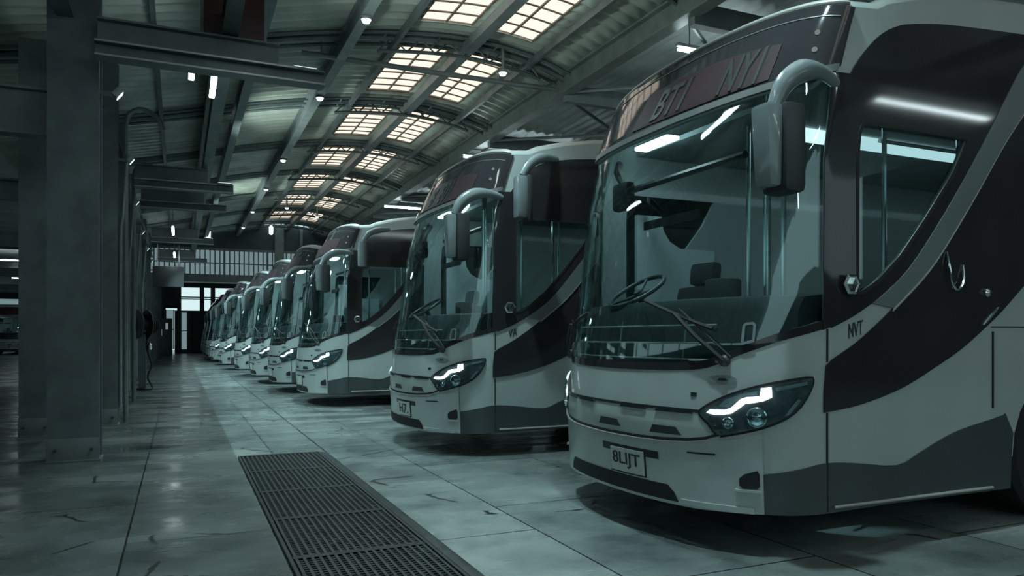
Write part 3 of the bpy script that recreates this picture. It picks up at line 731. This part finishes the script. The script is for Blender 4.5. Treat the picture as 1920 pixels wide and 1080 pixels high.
# right flat roof with its own corrugation and beams
bm = bmesh.new(); p2 = .24; xs2 = [6.3+p2/4*k for k in range(int(11/p2*4)+1)]
rr_ = [[bm.verts.new((x, y, 5.92-.02*(x-6.3)+(0, .025, 0, -.025)[i % 4])) for i, x in enumerate(xs2)] for y in (-9, 35)]
for i in range(len(xs2)-1): bm.faces.new((rr_[0][i], rr_[0][i+1], rr_[1][i+1], rr_[1][i]))
o = structure(finish('ceiling_right', bm, M['froof'], angle=20)); sm = o.modifiers.new('sheet', 'SOLIDIFY'); sm.thickness = .02; sm.offset = 1
for r in RIB:
    bm = bmesh.new(); add_box(bm, 6.3, 17, r-.07, r+.07, 5.45, 5.75); structure(finish('cross_beam', bm, M['dark'], smooth=False))
for x in (8.6, 11.5):
    ibeam('long_beam', M['dark'], x, -9, 35, 5.58, 5.82, .14)
for r in RIB[3:]:
    tube_obj('brace_beam', M['dark'], None, [(6.3, r+.1, 5.6), (8.5, r+1.75, 5.55), (6.3, r+3.5, 5.6)], .035, 6); structure(bpy.data.objects[-1] if False else [o for o in bpy.data.objects if o.name.startswith('brace_beam') and 'kind' not in o][0])

# left bay: low deck, side wall with open band
bm = bmesh.new(); add_box(bm, -22, -3.1, -9, 75, 5.1, 5.2); structure(finish('ceiling_left', bm, M['froof']))
bm = bmesh.new(); add_box(bm, -22, 18, 35.2, 75, 5.2, 5.3); structure(finish('ceiling_far', bm, M['froof']))
bm = bmesh.new(); add_box(bm, -15, -14.8, -9, 75, 4.7, 5.1); add_box(bm, -15, -14.8, 46, 75, 0, 4.7); add_box(bm, -15, -14.8, -9, 46, 0, 2.9)
for k in range(14): add_box(bm, -15, -14.8, -9+k*4, -8.8+k*4, 2.9, 4.7)
structure(finish('wall_left', bm, M['wall']))
bm = bmesh.new(); add_box(bm, 17.8, 18, -9, 75, 0, 5.9); structure(finish('wall_right', bm, M['wall']))
bm = bmesh.new(); add_box(bm, -15, 18, -9.2, -9, 0, 2.9); structure(finish('wall_back', bm, M['wall']))  # unseen wall placed to cut light from behind, left open above

# ------------------------------------------------------------------ columns
def hcol(x1, y, w, dep, top, base=True, name='column'):
    c = bpy.data.objects.new(name, None); C.objects.link(c); structure(c); c.location = (x1-w/2, y, 0)
    bm = bmesh.new(); h = w/2
    add_box(bm, -h, h, 0, .03, 0, top); add_box(bm, -h, h, dep-.03, dep, 0, top); add_box(bm, -.015, h-.09, .03, dep-.03, 0, top)
    finish('column_shaft', bm, M['steel'], c, smooth=False)
    if base:
        bm = bmesh.new(); add_box(bm, -h-.012, h+.012, -.02, dep+.02, 0, .02, .004); add_box(bm, -h-.006, h+.004, -.008, .0, .02, .24, .003)
        finish('base_plate', bm, M['dark'], c)
        bm = bmesh.new()
        for bx in (-h*.7, h*.7): add_lathe(bm, [(.018, 0), (.018, .02), (.008, .021), (.008, .05)], (bx, -.012, .12), (0, -1, 0), 6)
        finish('base_bolts', bm, M['grate'], c)
    return c
COLS = [(-.745, 8.68), (-.80, 11.94), (-.90, 15.7), (-.98, 20.2), (-1.0, 24.0), (-1.0, 27.8), (-1.0, 31.6), (-1.0, 36), (-1.0, 41), (-1.0, 46), (-1.0, 51)]
for i, (x, y) in enumerate(COLS):
    hcol(x, y, .46 if i == 0 else .38, .30, min(5.2, zr(x)-.12))
hcol(-1.49, 11.0, .34, .3, 5.0)
hcol(-4.6, 22, .3, .3, 5.0); hcol(-4.6, 33, .3, .3, 5.0)
# steel cross members at the columns
def xbeam(x0, x1, y, z0, z1, mat, t=.02, d=.16, name='cross_beam'):
    bm = bmesh.new(); add_box(bm, x0, x1, y, y+d, z0, z0+t); add_box(bm, x0, x1, y, y+d, z1-t, z1); add_box(bm, x0, x1, y+d/2-.02, y+d/2+.02, z0+t, z1-t)
    return structure(finish(name, bm, mat, smooth=False))
for y, x1 in ((8.25, 1.45), (15.2, .95), (17.6, .95), (24, .95), (30, .95)):
    xbeam(-.75, x1, y, 4.00, 4.15, M['steel'], .018, .2)
    xbeam(-.75, x1-.45, y+.22, 4.17, 4.46, M['dark'], .02, .2)
    bm = bmesh.new(); add_box(bm, -.75, x1, y-.012, y, 4.0, 4.016); add_box(bm, -.75, x1-.3, y-.012, y, 4.135, 4.152); structure(finish('beam_edge_trim', bm, M['trim'], smooth=False))
xbeam(-9, -1.2, 8.95, 3.33, 3.82, M['dark'], .03, .2)
xbeam(-9, -1.5, 12.5, 3.2, 3.5, M['dark'], .03, .2)
xbeam(-20, -1.5, 24, 3.7, 4.1, M['dark'], .03, .2)
xbeam(-20, -1.5, 33, 2.9, 3.2, M['steel'], .03, .2)
for x in (-1.05, .5):
    ibeam('long_beam', M['steel'], x, 7.5, 34, 4.48, 4.75, .16)

# ------------------------------------------------------------------ gable screen and end wall
def gable():
    g = bpy.data.objects.new('wall_gable', None); C.objects.link(g); structure(g); g.location = (0, 35, 0)
    bm = bmesh.new(); xs_ = [-3.2+.5*k for k in range(20)]
    lo = [bm.verts.new((x, 0, 5.02)) for x in xs_]; hi = [bm.verts.new((x, 0, zr(x)+.05)) for x in xs_]
    for k in range(19): bm.faces.new((lo[k], lo[k+1], hi[k+1], hi[k]))
    o = finish('upper_panel', bm, M['wall'], g, smooth=False); s = o.modifiers.new('t', 'SOLIDIFY'); s.thickness = .08
    bm = bmesh.new(); add_box(bm, 6.3, 18, 0, .1, 5.02, 5.92); add_box(bm, -22, -3.2, 0, .1, 4.7, 5.12); finish('side_panel', bm, M['wall'], g, smooth=False)
    bm = bmesh.new(); n = 260
    v = [[bm.verts.new((-4+14*k/n, .02+(0, .02, 0, -.02)[k % 4], z)) for k in range(n+1)] for z in (3.95, 5.0)]
    for k in range(n): bm.faces.new((v[0][k], v[0][k+1], v[1][k+1], v[1][k]))
    finish('translucent_sheeting', bm, M['band'], g, smooth=False)
    bm = bmesh.new(); add_box(bm, -22, 18, -.12, .12, 3.62, 3.95); add_box(bm, -22, 18, -.1, .1, 5.0, 5.1); add_box(bm, -4, 10, -.04, 0, 4.42, 4.47)
    for k in range(-3, 8): add_box(bm, k*1.8-.04, k*1.8+.04, -.06, 0, 3.95, 5.0)
    for k in range(70): add_box(bm, -4+k*.2, -3.95+k*.2, -.03, 0.0, 3.95, 5.0)
    finish('girts', bm, M['dark'], g, smooth=False)
    bm = bmesh.new(); add_box(bm, 3.9, 4.3, -.25, -.05, 0, zr(4.1)-.1, .01); add_box(bm, 5.0, 5.12, -.2, -.05, 4, zr(5)-.1); finish('gable_post', bm, M['pale'], g, smooth=False)
gable()
def endwall():
    g = bpy.data.objects.new('wall_end', None); C.objects.link(g); structure(g); g.location = (0, 60, 0)
    bm = bmesh.new()
    add_box(bm, -3.5, 18, 0, .2, 4.85, 5.3); add_box(bm, .9, 18, 0, .2, 0, 3.15); add_box(bm, -3.5, -1.3, 0, .2, 0, 2.5); add_box(bm, -3.5, 0, 0, .2, 3.3, 4.85); add_box(bm, -.3, .95, .0, .2, 0, 3.15); add_box(bm, -3.5, -3.3, 0, 15, 0, 5.2); add_box(bm, -15, -3.5, 15, 15.2, 0, 1.2); add_box(bm, -15, -3.5, 15, 15.2, 4.4, 5.2)
    for x in (-.02, 1.55, 2.30, 5.0, 7.6, 10.5): add_box(bm, x-.12, x+.12, -.05, .2, 0, 4.9)
    add_box(bm, -1.3, -.9, 0, .2, 0, 3.3); add_box(bm, 0, 18, .02, .15, 4.1, 4.18)
    finish('wall_frame', bm, M['wall'], g, smooth=False)
endwall()
def pane(n, x0, x1, z0, z1, y=60.12, strength='win'):
    bm = bmesh.new(); add_box(bm, x0, x1, y, y+.03, z0, z1)
    w = structure(finish('window_%d' % n, bm, M[strength], smooth=False))
    bm = bmesh.new(); add_box(bm, x0, x1, y-.06, y-.005, (z0+z1)/2-.03, (z0+z1)/2+.03)
    for x in (x0, x1): add_box(bm, x-.04, x+.04, y-.06, y-.005, z0, z1)
    finish('window_frame', bm, M['dark'], w, smooth=False)
pane(41, .10, 1.43, 3.15, 4.85); pane(42, 1.67, 2.18, 3.15, 4.85); pane(43, 2.42, 4.88, 3.15, 4.85); pane(44, 5.2, 7.4, 3.15, 4.85); pane(45, 7.8, 10.3, 3.15, 4.85)
pane(46, -.9, -.35, .3, 3.2, strength='band'); pane(47, .12, .55, .3, 3.0, y=59.93, strength='band'); pane(48, -2.6, -1.5, 2.5, 3.3, strength='band'); pane(49, -14.9, -3.6, 1.2, 4.4, y=75.1, strength='band')

# ------------------------------------------------------------------ floor grate
gt_ = thing('floor_grate', 'long iron drainage grate set in the floor in the foreground', 'grate', (.97, 5.6, 0))
gx0, gx1, gy0, gy1 = -.39, .39, -3.2, 2.62
bm = bmesh.new(); add_box(bm, gx0, gx1, gy0, gy1, .001, .004); finish('drain_tray', bm, M['pit'], gt_, smooth=False)
bm = bmesh.new()
add_box(bm, gx0-.02, gx0, gy0, gy1+.02, 0, .022); add_box(bm, gx1, gx1+.02, gy0, gy1+.02, 0, .022); add_box(bm, gx0, gx1, gy1, gy1+.02, 0, .022)
finish('frame', bm, M['plastic'], gt_, smooth=False)
bm = bmesh.new(); add_box(bm, gx1+.035, gx1+.10, gy0, gy1+.02, 0, .012, .003); finish('edge_strip', bm, M['grate'], gt_)
bm = bmesh.new(); add_box(bm, gx1+.10, gx1+.115, gy0, 20, 0, .003); finish('edge_joint', bm, M['pit'], gt_, smooth=False)
npan = 6; pl_ = (gy1-gy0)/npan
bm = bmesh.new()
for k in range(18):
    x = gx0+.02+(gx1-gx0-.04)*k/17; add_box(bm, x-.0085, x+.0085, .012, pl_-.012, .006, .020)
ncb = 24
for k in range(ncb+1):
    y = .02+(pl_-.04)*k/ncb; add_box(bm, gx0+.01, gx1-.01, y-.006, y+.006, .006, .0165)
for y in (.014, pl_-.014): add_box(bm, gx0+.005, gx1-.005, y-.012, y+.012, .006, .021)
pan = finish('grate_panel', bm, M['grate'], gt_, smooth=False); pan.location = (0, gy0, 0)
for k in range(1, npan):
    q = pan.copy(); C.objects.link(q); q.parent = gt_; q.location = (0, gy0+pl_*k, 0)

# ------------------------------------------------------------------ lamps and fittings
def tube_lamp(x, y, z, length, along, label, group=None, hang=.0):
    t = thing('fluorescent_lamp', label, 'lamp', (x, y, z), group)
    if along == 'x': bx = (-length/2, length/2, -.06, .06); tx = (-length/2+.03, length/2-.03, -.03, .03)
    else: bx = (-.06, .06, -length/2, length/2); tx = (-.03, .03, -length/2+.03, length/2-.03)
    box_obj('lamp_housing', M['lampbody'], t, *[q*.5 if abs(q) == .06 else q for q in bx], .02, .07, bev=.01)
    box_obj('lamp_tube', M['tube'], t, *tx, -.035, .0, bev=.008)
    bm = bmesh.new()
    for e in (-.35, .35):
        p = (e*length, 0) if along == 'x' else (0, e*length)
        add_tube(bm, [(p[0], p[1], .07), (p[0], p[1], .07+hang)], .008, 5)
    finish('hanger', bm, M['dark'], t)
    return t
for y in (40, 52, 60):  # lamps added to lift the dark left bay
    tube_lamp(-7.5, y, 4.7, 3, 'x', 'added tube lamp far down the left bay beyond the columns', 'added left bay tube lamps', hang=.38)
tube_lamp(7.25, 8.8, 5.40, 1.5, 'x', 'white tube lamp under the dark roof above the nearest bus', hang=.4)
tube_lamp(.13, 9.35, 4.33, .6, 'y', 'short vertical-looking tube lamp just right of the left columns', hang=.2)
tube_lamp(.36, 9.35, 4.18, .8, 'y', 'slim tube lamp beside the short lamp under the near cross beam', hang=.3)
GL = 'roof tube lamps out over the bus bays'
for x, y in ((10.5, 8.8), (7.4, 16), (7.4, 23.2), (12.5, -2.9), (8.2, -2.9), (12.5, 4.4), (3.6, -5.2)):  # rear pair read from streaks in black side panels; the rest added for light
    tube_lamp(x, y, 5.38 if x > 6.3 else 5.5, 3.0, 'x', 'white tube lamp hung from the flat roof over the bus bays, in a mostly added set', GL, hang=.4 if x > 6.3 else .6)
for y in (1.2, 5.3):  # added above the view as fill for the bus fronts
    tube_lamp(1.0, y, 4.9, 1.8, 'y', 'added tube lamp hung over the near end of the aisle', 'added near aisle tube lamps', hang=.6)
for y in (-5, -1.5, 22, 28.5):  # extra lamps added to brighten the columns and beams
    tube_lamp(-.15, y, 4.1, 1.5, 'y', 'added tube lamp over the aisle beside the left columns', 'added aisle tube lamps', hang=.45)
for i, (x, y, lab) in enumerate(((1.1, 33.2, 'glowing pendant lamp left of the pale gable post'), (3.55, 33.0, 'glowing pendant lamp nearest the pale gable post'))):
    z = (5.45, 5.75)[i]
    t = thing('pendant_lamp', lab, 'lamp', (x, y, z))
    bm = bmesh.new(); add_lathe(bm, [(.03, -.2), (.085, -.16), (.09, .12), (.05, .18), (.02, .2)], (0, 0, 0), (0, 0, 1), 16); finish('lamp_globe', bm, M['glow'], t)
    tube_obj('lamp_cord', M['dark'], t, [(0, 0, .18), (0, 0, zr(x)-z-.0)], .012, 6)
def down_light(t, power, size=.12, cone=44):
    ld = bpy.data.lights.new('lamp_beam', 'SPOT'); ld.energy = power; ld.color = (.66, .96, 1.0)
    ld.spot_size = math.radians(cone*2); ld.spot_blend = .8; ld.shadow_soft_size = .06
    lo = bpy.data.objects.new('lamp_beam', ld); C.objects.link(lo); lo.parent = t; lo.location = (0, 0, -.16)
SP = [(2.35, 3.0, 5.62, 'added round lamp under the long beam above the near end of the floor grate'), (2.35, 6.4, 5.62, 'added round lamp under the long beam above the far end of the floor grate'), (2.35, 10.2, 5.62, 'added round lamp under the long beam above the second bus'), (2.35, 13.9, 5.62, 'round lamp under the dark long beam, nearest of those on the beam'), (2.35, 19.2, 5.62, 'round lamp under the dark long beam where the second shorter bay begins'), (2.35, 23.2, 5.62, 'round lamp under the dark long beam, third before the gable'),  # first three are added to light the near floor
      (5.0, 11.6, 5.72, 'small bright lamp clipped to the arched truss in front of a skylight'), (3.4, 26.75, 5.70, 'small bright lamp under the arched roof, between the far skylights'), (4.7, 28.4, 5.72, 'small bright lamp under the far end of the arched roof')]
POW = 560; UP = 300; FL = 300
SP += [(2.35, 27.6, 5.62, 'round lamp under the dark long beam, next to last before the gable'), (2.35, 31.8, 5.62, 'round lamp under the dark long beam, last before the gable')]
for x, y, z, lab in SP:
    t = thing('bulkhead_lamp', lab, 'lamp', (x, y, z))
    bm = bmesh.new(); add_lathe(bm, [(.0, -.05), (.05, -.04), (.07, 0)], (0, 0, 0), (0, 0, 1), 14); finish('lamp_lens', bm, M['glow'], t)
    bm = bmesh.new(); add_lathe(bm, [(.08, 0), (.08, .035), (.03, .04), (.03, max(.05, min(.4, zr(x)-z-.06)))], (0, 0, 0), (0, 0, 1), 14); finish('lamp_base', bm, M['dark'], t)
    if x == 2.35: down_light(t, POW*(1 if y < 8 else 1.2))
for i, (x, y) in enumerate(((1.26, 8.44), (.80, 15.39), (.80, 24.19))):  # added uplights that brighten the underside of the arched roof
    t = thing('fill_uplighter', 'added floodlight lying on top of the %s cross beam, aimed at the arched roof' % ('nearest', 'middle', 'farthest')[i], 'lamp', (x, y, 4.152))
    bm = bmesh.new(); add_box(bm, -.14, .14, -.09, .09, 0, .05, .01); finish('lamp_body', bm, M['lampbody'], t)
    box_obj('lamp_glass', M['glow'], t, -.12, .12, -.08, .08, .05, .055)
    ld = bpy.data.lights.new('fill_beam', 'SPOT'); ld.energy = UP; ld.color = (.80, 1, .93); ld.spot_size = math.radians(112); ld.spot_blend = 1; ld.shadow_soft_size = .1
    lo = bpy.data.objects.new('fill_beam', ld); C.objects.link(lo); lo.parent = t; lo.location = (0, 0, .16)
    lo.rotation_euler = (math.radians(8), math.radians(180+58), 0)
for i, (cx_, cy_) in enumerate(COLS[:8]):  # added floods that brighten the bus fronts and aisle floor
    t = thing('fill_floodlight', 'small added floodlight high on the %s left column, aimed at the buses' % ('first', 'second', 'third', 'fourth', 'fifth', 'sixth', 'seventh', 'eighth')[i], 'lamp', (cx_+.16, cy_+.15, 3.80), 'added floodlights on the left columns')
    aim = Vector((2.6-cx_, .5, -2.7)); q = aim.to_track_quat('-Z', 'Y'); mtx = q.to_matrix().to_4x4()
    bm = bmesh.new(); add_box(bm, -.07, .07, -.05, .05, -.02, .05, .01, mtx); finish('lamp_body', bm, M['lampbody'], t)
    bm = bmesh.new(); add_box(bm, -.055, .055, -.04, .04, -.028, -.021, 0, mtx); finish('lamp_glass', bm, M['glow'], t)
    box_obj('bracket', M['dark'], t, -.17, -.04, -.02, .02, -.02, .02)
    ld = bpy.data.lights.new('fill_beam', 'SPOT'); ld.energy = FL*(.55 if i == 0 else 1 if i < 3 else 1.5); ld.color = (.66, .96, 1.0); ld.spot_size = math.radians(105); ld.spot_blend = .9; ld.shadow_soft_size = .05
    lo = bpy.data.objects.new('fill_beam', ld); C.objects.link(lo); lo.parent = t; lo.location = aim.normalized()*.09; lo.rotation_euler = q.to_euler()
t = thing('red_sign_box', 'dull red sign box standing on the near cross beam at the top', 'sign', (.55, 8.65, 4.47))
box_obj('sign_panel', M['red'], t, -.31, .31, 0, .10, 0, .62, bev=.012)
box_obj('sign_frame', M['dark'], t, -.34, .34, .02, .13, 0.0, .66, bev=.01)
t = thing('hanging_sign_board', 'dark blank signboard hanging over the far end of the aisle', 'sign', (-.35, 29.0, 3.0))
box_obj('board', M['plastic'], t, -.5, .5, -.06, .06, 0, .72, bev=.01)
tube_obj('hanger', M['dark'], t, [(-.35, 0, .7), (-.35, 0, 1.5)], .02, 6); tube_obj('hanger', M['dark'], t, [(.35, 0, .7), (.35, 0, 1.5)], .02, 6)
# goose-neck pipes on the columns
for (x, y, z, lab) in ((-.72, 12.35, 4.35, 'curved goose-neck pipe on the second column, near the roof'), (-.80, 16.1, 4.32, 'curved goose-neck pipe on the third column, near the roof')):
    o = tube_obj('gooseneck_pipe', M['pale'], None, [(x, y, 0), (x, y, z-.5), (x, y, z), (x+.06, y, z+.2), (x+.22, y, z+.28), (x+.42, y, z+.18), (x+.50, y, z)], .036, 10, n=5)
    tag(o, lab, 'pipe')
for i, (x, y) in enumerate(COLS[1:5]):
    o = tube_obj('conduit_pipe', M['mirror_grey'], None, [(x+.03, y+.14, .25), (x+.03, y+.14, 2.6), (x+.06, y+.14, 3.0), (x+.12, y+.14, 3.9)], .022, 8, n=3)
    tag(o, 'pale vertical conduit running up beside the %s column of the left row' % ('second', 'third', 'fourth', 'fifth')[i], 'pipe', 'conduits on the left columns')
# hose reel on the fourth column
t = thing('hose_reel', 'black hose reel with drooping loops beside a left column far down the aisle', 'hose reel', (-.80, 19.7, 0))
bm = bmesh.new(); add_lathe(bm, [(.10, -.12), (.34, -.12), (.34, -.10), (.14, -.09), (.14, .09), (.34, .10), (.34, .12), (.10, .12)], (0, 0, 1.55), (1, .5, 0), 24); finish('reel_drum', bm, M['plastic'], t)
bm = bmesh.new()
for k in range(4): add_tube(bm, [(.02+.04*k+.22*math.cos(a), .02*k, 1.55+.22*math.sin(a)) for a in [2*PI*q/24 for q in range(25)]], .025, 6)
add_tube(bm, smooth_path([(.15, 0, 1.4), (.10, -.05, 1.0), (.2, -.05, .6), (.12, -.1, .3), (.22, -.1, .04), (.05, -.3, .03), (-.1, -.15, .03), (.05, 0, .03)], 5), .025, 6)
finish('hose', bm, M['rubber'], t)
box_obj('reel_stand', M['steel'], t, -.08, .08, .02, .12, 0, 1.5)
bm = bmesh.new(); add_lathe(bm, [(.05, 0), (.05, .12), (.02, .16)], (.16, -.08, .95), (0, 0, 1), 10); finish('nozzle', bm, M['chrome'], t)
# fuel cabinet & barrier rail in the left bay
t = thing('barrier_rail', 'dark tubular barrier rail at the left edge beyond the columns', 'rail', (-3.6, 15.6, 0))
bm = bmesh.new(); add_tube(bm, smooth_path([(.5, 0, 0), (.5, 0, .75), (.44, 0, .95), (.3, 0, 1.02), (-2, 0, 1.02)], 4), .03, 8); finish('hand_rail', bm, M['dark'], t)
bm = bmesh.new(); add_tube(bm, [(.5, 0, .5), (-2, 0, .5)], .022, 8); finish('mid_rail', bm, M['dark'], t)
for x in (-.7, -2): tube_obj('rail_post', M['dark'], t, [(x, 0, 0), (x, 0, 1.02)], .028, 8)
t = thing('equipment_cabinet', 'dark equipment cabinet standing at the far end of the aisle', 'cabinet', (-1.0, 52.6, 0))
box_obj('cabinet_body', M['dark'], t, -.7, .6, 0, .8, 0, 2.4, bev=.03)
for k in range(3):
    box_obj('status_light', M['marker'], t, -.5+.35*k, -.35+.35*k, -.02, 0, 1.7-.4*(k % 2), 2.1-.4*(k % 2), bev=.005)

# ------------------------------------------------------------------ world, camera, view
w = bpy.data.worlds.new('World'); SC.world = w; w.use_nodes = True; nt = w.node_tree; nt.nodes.clear()
out = nt.nodes.new('ShaderNodeOutputWorld'); bg = nt.nodes.new('ShaderNodeBackground')
tc = nt.nodes.new('ShaderNodeTexCoord'); sep = nt.nodes.new('ShaderNodeSeparateXYZ'); rp = nt.nodes.new('ShaderNodeValToRGB')
nt.links.new(tc.outputs['Generated'], sep.inputs[0]); 
mr = nt.nodes.new('ShaderNodeMapRange'); mr.inputs['From Min'].default_value = -.2; mr.inputs['From Max'].default_value = .6
nt.links.new(sep.outputs['Z'], mr.inputs['Value']); nt.links.new(mr.outputs[0], rp.inputs[0])
rp.color_ramp.elements[0].color = (.45, .64, .66, 1); rp.color_ramp.elements[1].color = (.62, .90, .95, 1)
nt.links.new(rp.outputs[0], bg.inputs[0]); bg.inputs[1].default_value = 1.1
nt.links.new(bg.outputs[0], out.inputs[0])

cam = bpy.data.cameras.new('Camera'); co = bpy.data.objects.new('Camera', cam); C.objects.link(co)
cam.sensor_width = 36; cam.lens = 1400/1920*36; cam.shift_y = 90/1920; cam.clip_start = .05; cam.clip_end = 300
co.location = (0, 0, 1.27); co.rotation_euler = (PI/2, 0, -math.atan(624/1400))
SC.camera = co
v = SC.view_settings; v.view_transform = 'Standard'; v.look = 'None'; v.exposure = 0; v.gamma = 1; v.use_curve_mapping = False
SC.cycles.max_bounces = 8; SC.cycles.transparent_max_bounces = 16; SC.cycles.sample_clamp_indirect = 4
SC.cycles.use_denoising = True
